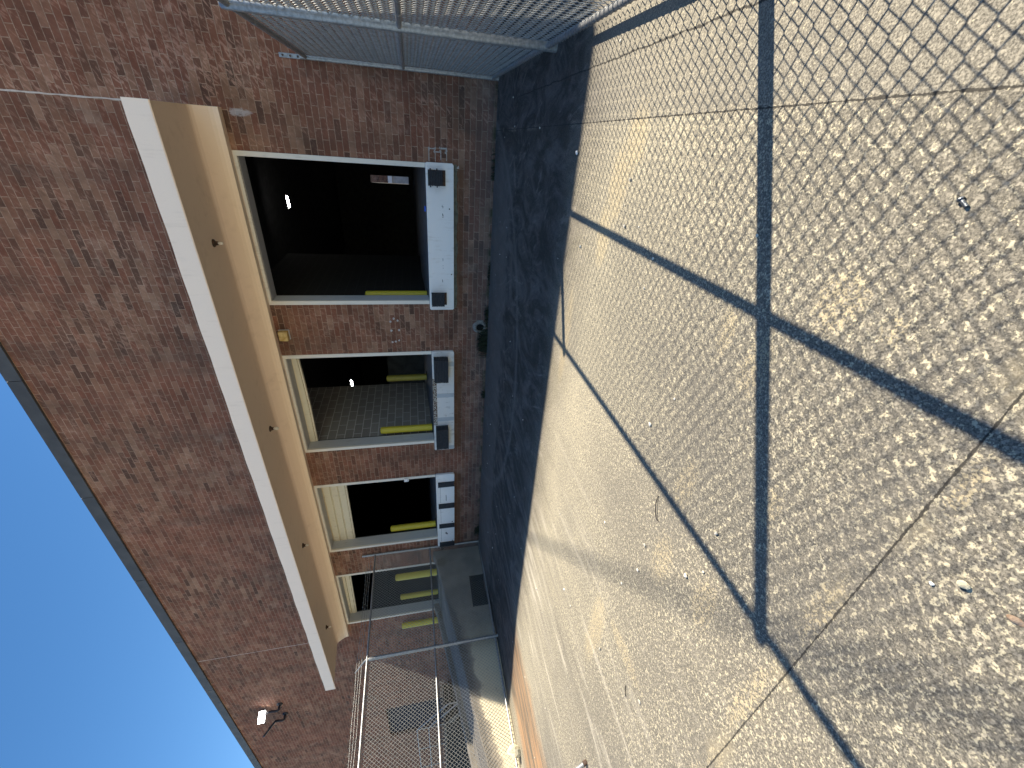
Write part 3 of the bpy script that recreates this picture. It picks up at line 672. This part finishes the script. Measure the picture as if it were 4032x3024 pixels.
def left_fence():
    X = -9.87; t = thing('chain_link_fence', 'chain-link fence topped with barbed wire in front of the ramp on the left', 'fence', (X, -2.8, 0), 'chain-link fences enclosing the loading yard')
    Y1 = -8.9; zt = 2.93
    posts = (-2.80, -5.75, -8.7)
    for y in posts:
        m = MB(); m.tube([(X,y,-.35),(X,y,zt-.035)], .038, 16); po = m.build('post', M['galv'], t)
        m = MB(); m.ring((X,y,zt-.075), (0,0,1), .044, .08); m.build('post_cap', M['galv'], po)
        for z in (.35,.75,1.1,1.9,2.3,2.7): MB().ring((X,y,z), (0,0,1), .0405, .006).build('wire_tie', M['wire'], po)
        m = MB(); m.tube([(X,y,zt-.05),(X-.02,y,zt+.03),(X-.08,y,zt+.075),(X-.50,y,zt+.315)], [.022,.02,.017,.012], 8); m.build('barb_arm', M['galv'], t)
    m = MB(); m.tube([(X,-.05,-.1),(X,-.05,3.28)], .030, 14); wp = m.build('wall_post', M['galv'], t)
    for z in (.3,.75,1.15,1.7,2.1,2.5):
        m = MB(); m.ring((X,-.05,z), (0,0,1), .034, .022); m.build('tension_band', M['galv'], wp)
    for nm, z, r in (('top_rail', zt, .023), ('mid_rail', 1.42, .021), ('bottom_rail', -.01, .021)):
        m = MB()
        if nm == 'top_rail': m.tube([(X,-.07,z),(X,Y1,z)], r, 12)
        else:
            e = [-.07] + [q for y in posts for q in (y+.036, y-.036)]
            for a, c_ in zip(e[0::2], e[1::2]): m.tube([(X,a,z),(X,c_,z)], r, 12)
        m.build(nm, M['galv'], t)
    fabric(X-.030, -.075, Y1, -.03, zt+.035, r=.0029, hook=False).build('wire_mesh', M['wire'], t, fixn=False)
    for k, (dx, dz) in enumerate(((-.215,.148),(-.345,.222),(-.465,.292))):
        m = MB(); pts = []; y = -.02
        while y > Y1:
            pts.append((X+dx, y, zt+dz + .006*math.sin(y*5+k) - .02*math.sin(math.pi*((-y-2.8) % 2.95)/2.95))); y -= .15
        m.tube(pts, .0042, 5, False)
        y = -.1
        while y > Y1:
            zz = zt+dz - .01
            for a in (.6, 2.2):
                m.tube([(X+dx-.022*math.cos(a), y, zz-.022*math.sin(a)), (X+dx+.022*math.cos(a), y-.012, zz+.022*math.sin(a))], .003, 4, False)
            y -= .128
        m.build('barbed_wire', M['wire'], t)
left_fence()

# ------------------------------------------------------------------ ramp, steps
t = thing('concrete_ramp', 'stained concrete drive-in ramp with kerbs rising to the fourth door behind the mesh fence', 'ramp', (-11.6, -4, 0))
def rz(y): return 1.27 + .163*(y+.3) if y > -2.8 else .8625 + .150*(y+2.8)
Ys = [-.0, -.12, -.3, -1, -1.6, -2.2, -2.8, -3.4, -4, -4.6, -5.4, -6.2, -7.2, -8.4]
def zt_(y): return max(.02, {0: 1.345, 1: 1.33}.get(Ys.index(y), rz(y)))
def kerb(x1, x0, hole=None, dz=0.0):
    m = MB(); B = -.35
    for i in range(len(Ys)-1):
        a, c_ = Ys[i], Ys[i+1]; za, zc = zt_(a)+dz, zt_(c_)+dz
        m.add([(x1,a,B),(x1,c_,B),(x1,c_,zc-.015),(x1,a,za-.015),(x1-.02,a,za),(x1-.02,c_,zc),(x0,a,za),(x0,c_,zc),(x0,a,B),(x0,c_,B)],
              [(0,1,2,3),(3,2,5,4),(4,5,7,6),(6,7,9,8)])
    e = len(Ys)-1; za = zt_(Ys[-1])+dz
    m.add([(x1,Ys[-1],B),(x0,Ys[-1],B),(x0,Ys[-1],za),(x1,Ys[-1],za)], [(0,1,2,3)])
    return m
# near kerb is cut round the drain opening
m = MB(); X1, X0 = -10.14, -10.42; HY0, HY1, HZ = -.95, -1.84, .39; B = -.35
ysn = sorted(set(Ys + [HY0, HY1]), reverse=True)
def zi(y):
    for i in range(len(Ys)-1):
        if Ys[i] >= y >= Ys[i+1]:
            u = (Ys[i]-y)/(Ys[i]-Ys[i+1]); return zt_(Ys[i])*(1-u) + zt_(Ys[i+1])*u
for a, c_ in zip(ysn[:-1], ysn[1:]):
    za, zc = zi(a), zi(c_); lo = HZ if HY0 >= a and c_ >= HY1 else B
    m.add([(X1,a,lo),(X1,c_,lo),(X1,c_,zc-.02),(X1,a,za-.02),(X1-.03,a,za),(X1-.03,c_,zc),(X0,a,za),(X0,c_,zc),(X0,a,B),(X0,c_,B)],
          [(0,1,2,3),(3,2,5,4),(4,5,7,6),(6,7,9,8)])
m.add([(X1,Ys[-1],B),(X0,Ys[-1],B),(X0,Ys[-1],.02),(X1,Ys[-1],.02)], [(0,1,2,3)])
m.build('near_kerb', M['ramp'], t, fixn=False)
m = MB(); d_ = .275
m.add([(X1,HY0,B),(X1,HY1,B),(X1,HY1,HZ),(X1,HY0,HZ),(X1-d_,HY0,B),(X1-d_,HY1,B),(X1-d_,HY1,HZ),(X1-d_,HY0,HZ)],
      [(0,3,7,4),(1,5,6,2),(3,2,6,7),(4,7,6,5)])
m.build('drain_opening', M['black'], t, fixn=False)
kerb(-12.78, -13.06, dz=.03).build('far_kerb', M['ramp'], t)
m = MB(); vs = []
for y in Ys: vs += [(X0-.001, y, max(-.09, zt_(y)-.10 - (.03 if y > -.2 else 0))), (-12.779, y, max(-.09, zt_(y)-.10 - (.03 if y > -.2 else 0)))]
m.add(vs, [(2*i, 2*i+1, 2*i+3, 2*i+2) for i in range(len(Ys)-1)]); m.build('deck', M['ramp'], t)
t = thing('entry_steps', 'dark steel landing and steps with galvanised handrails below the navy door far left', 'steps', (-19.5, -.65, 0))
m = MB(); m.box(-24.5, -18.4, -1.3, -.001, 1.14, 1.20); ld = m.build('landing', M['dark'], t)
m = MB(); m.box(-24.5, -18.42, -1.28, -1.24, -.1, 1.139); m.box(-18.44, -18.42, -1.239, -.002, -.1, 1.139); m.build('shade_skirt', M['black'], ld)  # black sheets painting in the deep shade below the landing
for i in range(6):
    m = MB(); x = -18.4 + i*.28; z = 1.0 - i*.19; m.box(x+.002, x+.278, -1.27, -.03, z-.035, z); m.build('tread', M['dark'], t)
m = MB(); m.add([(-18.4,-1.3,1.2),(-16.7,-1.3,-.05),(-16.7,-1.3,-.3),(-18.4,-1.3,.9),(-18.4,-1.275,1.2),(-16.7,-1.275,-.05),(-16.7,-1.275,-.3),(-18.4,-1.275,.9)],
               [(0,1,2,3),(4,7,6,5),(0,4,5,1),(3,2,6,7),(0,3,7,4),(1,5,6,2)]); m.build('stringer', M['dark'], t)
m = MB()
for dz in (1.0, .58):
    m.tube([(-24.4,-1.29,1.2+dz),(-18.41,-1.29,1.2+dz),(-16.85,-1.29,.06+dz)], .021, 8)
for x, z in ((-18.41,1.2),(-20.2,1.2),(-22.1,1.2),(-24.3,1.2),(-16.85,.06)): m.tube([(x,-1.29,z-.06 if z < 1 else 1.2),(x,-1.29,z+.99)], .021, 8)
m.build('handrail', M['galv'], t)

# ------------------------------------------------------------------ loose things on the ground
def stone(name, x, y, size, mat, seed, flat=.6, parent=None, z=None):
    rnd = random.Random(seed); bm = bmesh.new(); bmesh.ops.create_icosphere(bm, subdivisions=2, radius=1)
    dirs = [(Vector((rnd.gauss(0,1), rnd.gauss(0,1), rnd.gauss(0,1))).normalized(), rnd.uniform(.55,.9)) for _ in range(9)]
    for v in bm.verts:
        for d, k in dirs:
            q = v.co.dot(d)
            if q > k: v.co -= d*(q-k)
        v.co *= 1 + rnd.uniform(-.04,.04)
        v.co = Vector((v.co.x*size[0], v.co.y*size[1], v.co.z*size[2]))
    zm = min(v.co.z for v in bm.verts)
    for v in bm.verts: v.co.z -= zm + size[2]*.08
    me = bpy.data.meshes.new(name); bm.to_mesh(me); bm.free(); me.materials.append(M[mat])
    o = bpy.data.objects.new(name, me); C.objects.link(o); o.location = (x, y, gz(x, y) if z is None else z); o.rotation_euler.z = rnd.uniform(0, 6.28)
    return o
tag(stone('stone', -.474, -7.598, (.0150,.0135,.010), 'rock', 3), 'pale tan stone with a sharp shadow at the front of the yard', 'stone')
tag(stone('stone', -.541, -7.551, (.0085,.0065,.005), 'white_stone', 5), 'small white stone lying beside the larger tan stone', 'stone')
tag(stone('rock', -9.62, -5.10, (.13,.17,.15), 'rock', 11), 'large pale jagged rock against the foot of the left fence', 'rock')
tag(stone('stone', .40, -4.10, (.022,.018,.014), 'white_stone', 21), 'white stone on the edge of the building shadow under the mesh shadow', 'stone')
def scrap(name, verts, faces, mat, label, cat):
    o = MB().add(verts, faces).build(name, M[mat]); md = o.modifiers.new('solid', 'SOLIDIFY'); md.thickness = .0015
    return tag(o, label, cat)
vs = []; n = 7
for i in range(n):
    u = i/(n-1); w_ = .011*math.sin(math.pi*(.12+.8*u)); 
    for s_ in (-1, -.5, 0, .5, 1): vs.append((-.462 + (u-.5)*.008 + s_*w_, -7.688 - u*.034, .002 + .008*(1-s_*s_)*math.sin(math.pi*min(1, u+.15))))
scrap('dead_leaf', vs, [(5*i+j, 5*i+j+1, 5*i+j+6, 5*i+j+5) for i in range(n-1) for j in range(4)], 'leaf', 'curled brown dead leaf at the bottom of the picture', 'leaf')
t = thing('loose_bolt', 'grey steel bolt with flat head lying in the mesh shadow', 'bolt', (.416, -7.09, 0))
a = Vector((.4265,-7.079,.0068)); c_ = Vector((.4115,-7.1015,.0058)); d = (c_-a).normalized()
m = MB(); m.tube([a-d*.002, a+d*.002], .0092, 12); m.build('head', M['bolt'], t)
m = MB(); m.tube([a+d*.0025, c_], .0054, 12); m.build('shank', M['bolt'], t)
# leaning pipe at the left edge
t = thing('pipe_stub', 'leaning galvanised pipe with a rusty end at the left edge of the yard', 'pipe', (-4.80, -6.69, 0))
A = Vector((-4.800,-6.693,.02)); Bp = Vector((-5.02,-6.85,.62)); d = (Bp-A).normalized()
m = MB(); m.tube([A+d*.0205, A+d*1.1], .0215, 14); m.build('tube', M['galv'], t)
m = MB(); m.tube([A-d*.02, A+d*.020], .0225, 14); m.build('rusty_collar', M['plate'], t)
for pts, lab in (([(-1.388,-6.393,.004),(-1.44,-6.405,.012),(-1.495,-6.431,.015),(-1.53,-6.455,.01),(-1.536,-6.471,.004)], 'bent scrap of dark wire lying beside the long rail shadow'),
                 ([(-3.07,-6.742,.004),(-3.11,-6.762,.008),(-3.156,-6.781,.004)], 'short straight scrap of dark wire on the open concrete near the left')):
    m = MB(); m.tube(pts, .003, 5); tag(m.build('wire_scrap', M['twig']), lab, 'wire scrap')
# scattered pebbles: one kind nobody could tell apart
peb = [(.294,-5.178),(.008,-5.231),(.041,-5.421),(-.287,-5.662),(-.299,-4.491),(-1.774,-4.852),(-2.18,-5.925),(-1.813,-6.43),(-1.159,-6.868),(-1.541,-5.182),(-3.71,-5.725),(-3.315,-6.35),(-2.059,-6.45),(-1.432,-6.898),(-2.924,-6.906),(1.085,-4.644),(.602,-1.477),(-.094,-5.679)]
rp = random.Random(5)
for _ in range(48): peb.append((rp.uniform(-8, 1.1), rp.uniform(-7.2, -.4)))
p0 = None
for i, (x, y) in enumerate(peb):
    if p0 is None:
        p0 = o = stone('pebble', x, y, (.014,.011,.008), 'pebble', 40)
        tag(o, 'tiny loose pebble scattered on the yard concrete', 'pebble', 'pebbles scattered over the yard')
    else:
        o = p0.copy(); C.objects.link(o); k = rp.uniform(.5, 1.25); o.scale = (k, k*rp.uniform(.7,1.1), k); o.location = (x, y, gz(x, y)); o.rotation_euler.z = rp.uniform(0, 6.28)
# weeds along the foot of the wall
def weed(x, y, n, h, spread, label, seed, dry=.2):
    rnd = random.Random(seed); m = MB()
    for i in range(n):
        bx, by = x + rnd.gauss(0, spread), y - abs(rnd.gauss(0, .018)); a = rnd.uniform(0, 6.28); L = h*rnd.uniform(.4, 1.1); le = rnd.uniform(.2, .9); w_ = rnd.uniform(.003, .008)
        dx, dy = math.cos(a)*le*L, -abs(math.sin(a))*le*L*.8; px_, py_ = -math.sin(a)*w_, math.cos(a)*w_
        z0 = -.01
        m.add([(bx-px_,by-py_,z0),(bx+px_,by+py_,z0),(bx+dx*.45+px_,by+dy*.45+py_,L*.6),(bx+dx*.45-px_,by+dy*.45-py_,L*.6),(bx+dx,by+dy,L*.85)], [(0,1,2,3),(3,2,4)])
    o = m.build('weed', M['weed'], fixn=False); return tag(o, label, 'weed', 'weeds along the foot of the wall')
weed(-3.32, -.02, 240, .30, .14, 'largest clump of weeds, dark green and left of the drain pipe mouth', 1)
weed(-2.72, -.02, 90, .12, .10, 'low weeds just right of the drain pipe mouth', 2)
weed(-4.70, -.02, 60, .13, .05, 'small weed tuft at the wall foot below the second sill', 3)
weed(-9.40, -.02, 90, .20, .09, 'weed tuft at the wall foot next to the left fence', 4)
weed(-.05, -.02, 60, .09, .12, 'thin weeds at the wall foot under the right end of the first sill', 5)
weed(-1.9, -.02, 90, .08, .12, 'sparse low weeds at the wall foot under the left half of the first sill', 6)
# overhead cable whose soft shadow crosses the yard
t_ = MB(); A = Vector((-4.0,-4.7,0)); D = Vector((3.3,-3.16,0)).normalized(); S = Vector((.908,.475,1))*13
t_.tube([A+S-D*30, A+S+D*14], .022, 10); tag(t_.build('overhead_cable', M['cable']), 'thick overhead cable above the yard, known by its soft diagonal shadow', 'cable')

# ------------------------------------------------------------------ light and camera
S = Vector((.908, .475, 1)).normalized()
w = bpy.data.worlds.new('World'); scene.world = w; w.use_nodes = True; nt = w.node_tree
sky = nt.nodes.new('ShaderNodeTexSky'); sky.sky_type = 'NISHITA'; sky.sun_disc = False
sky.sun_elevation = math.asin(S.z); sky.sun_rotation = math.atan2(S.x, S.y); sky.air_density = 1.0; sky.dust_density = .3; sky.ozone_density = 1.5; sky.altitude = 100
hs = nt.nodes.new('ShaderNodeHueSaturation'); hs.inputs['Saturation'].default_value = 1.28; hs.inputs['Value'].default_value = 1.0
nt.links.new(sky.outputs[0], hs.inputs['Color']); nt.links.new(hs.outputs[0], nt.nodes['Background'].inputs[0]); nt.nodes['Background'].inputs[1].default_value = .074
sl = bpy.data.lights.new('sun', 'SUN'); sl.energy = 4.3; sl.angle = math.radians(.5); sl.color = (1, .905, .73)
so = bpy.data.objects.new('sun', sl); C.objects.link(so); so.rotation_euler = S.to_track_quat('Z', 'Y').to_euler(); so.location = (20, 10, 25)

cam = bpy.data.cameras.new('camera'); co = bpy.data.objects.new('camera', cam); C.objects.link(co); scene.camera = co
cam.sensor_width = 36; cam.sensor_fit = 'HORIZONTAL'; cam.lens = 36*1620.4163/4032; cam.clip_end = 3000; cam.clip_start = .05
yaw, pit, rol = .5553, -.2161, -.0497
yaw, pit, rol = CAMROT = (0.5552672, -0.2161136, -0.0497486) if False else (yaw, pit, rol)
fw = Vector((-math.sin(yaw)*math.cos(pit), math.cos(yaw)*math.cos(pit), math.sin(pit))); rt = Vector((math.cos(yaw), math.sin(yaw), 0)); up = rt.cross(fw)
r2 = rt*math.cos(rol) + up*math.sin(rol); u2 = -rt*math.sin(rol) + up*math.cos(rol)
# the phone was held upright but the picture is stored on its side: picture right = world down
mx = Matrix((( -u2.x, r2.x, -fw.x), (-u2.y, r2.y, -fw.y), (-u2.z, r2.z, -fw.z)))
co.matrix_world = Matrix.Translation((.4858, -7.9907, 1.4255)) @ mx.to_4x4()

scene.render.engine = 'CYCLES'
scene.render.resolution_x = 1024; scene.render.resolution_y = 768
vs_ = scene.view_settings; vs_.view_transform = 'Standard'; vs_.look = 'None'; vs_.gamma = 1; vs_.exposure = 1.6
scene.cycles.max_bounces = 6; scene.cycles.diffuse_bounces = 4; scene.cycles.glossy_bounces = 2
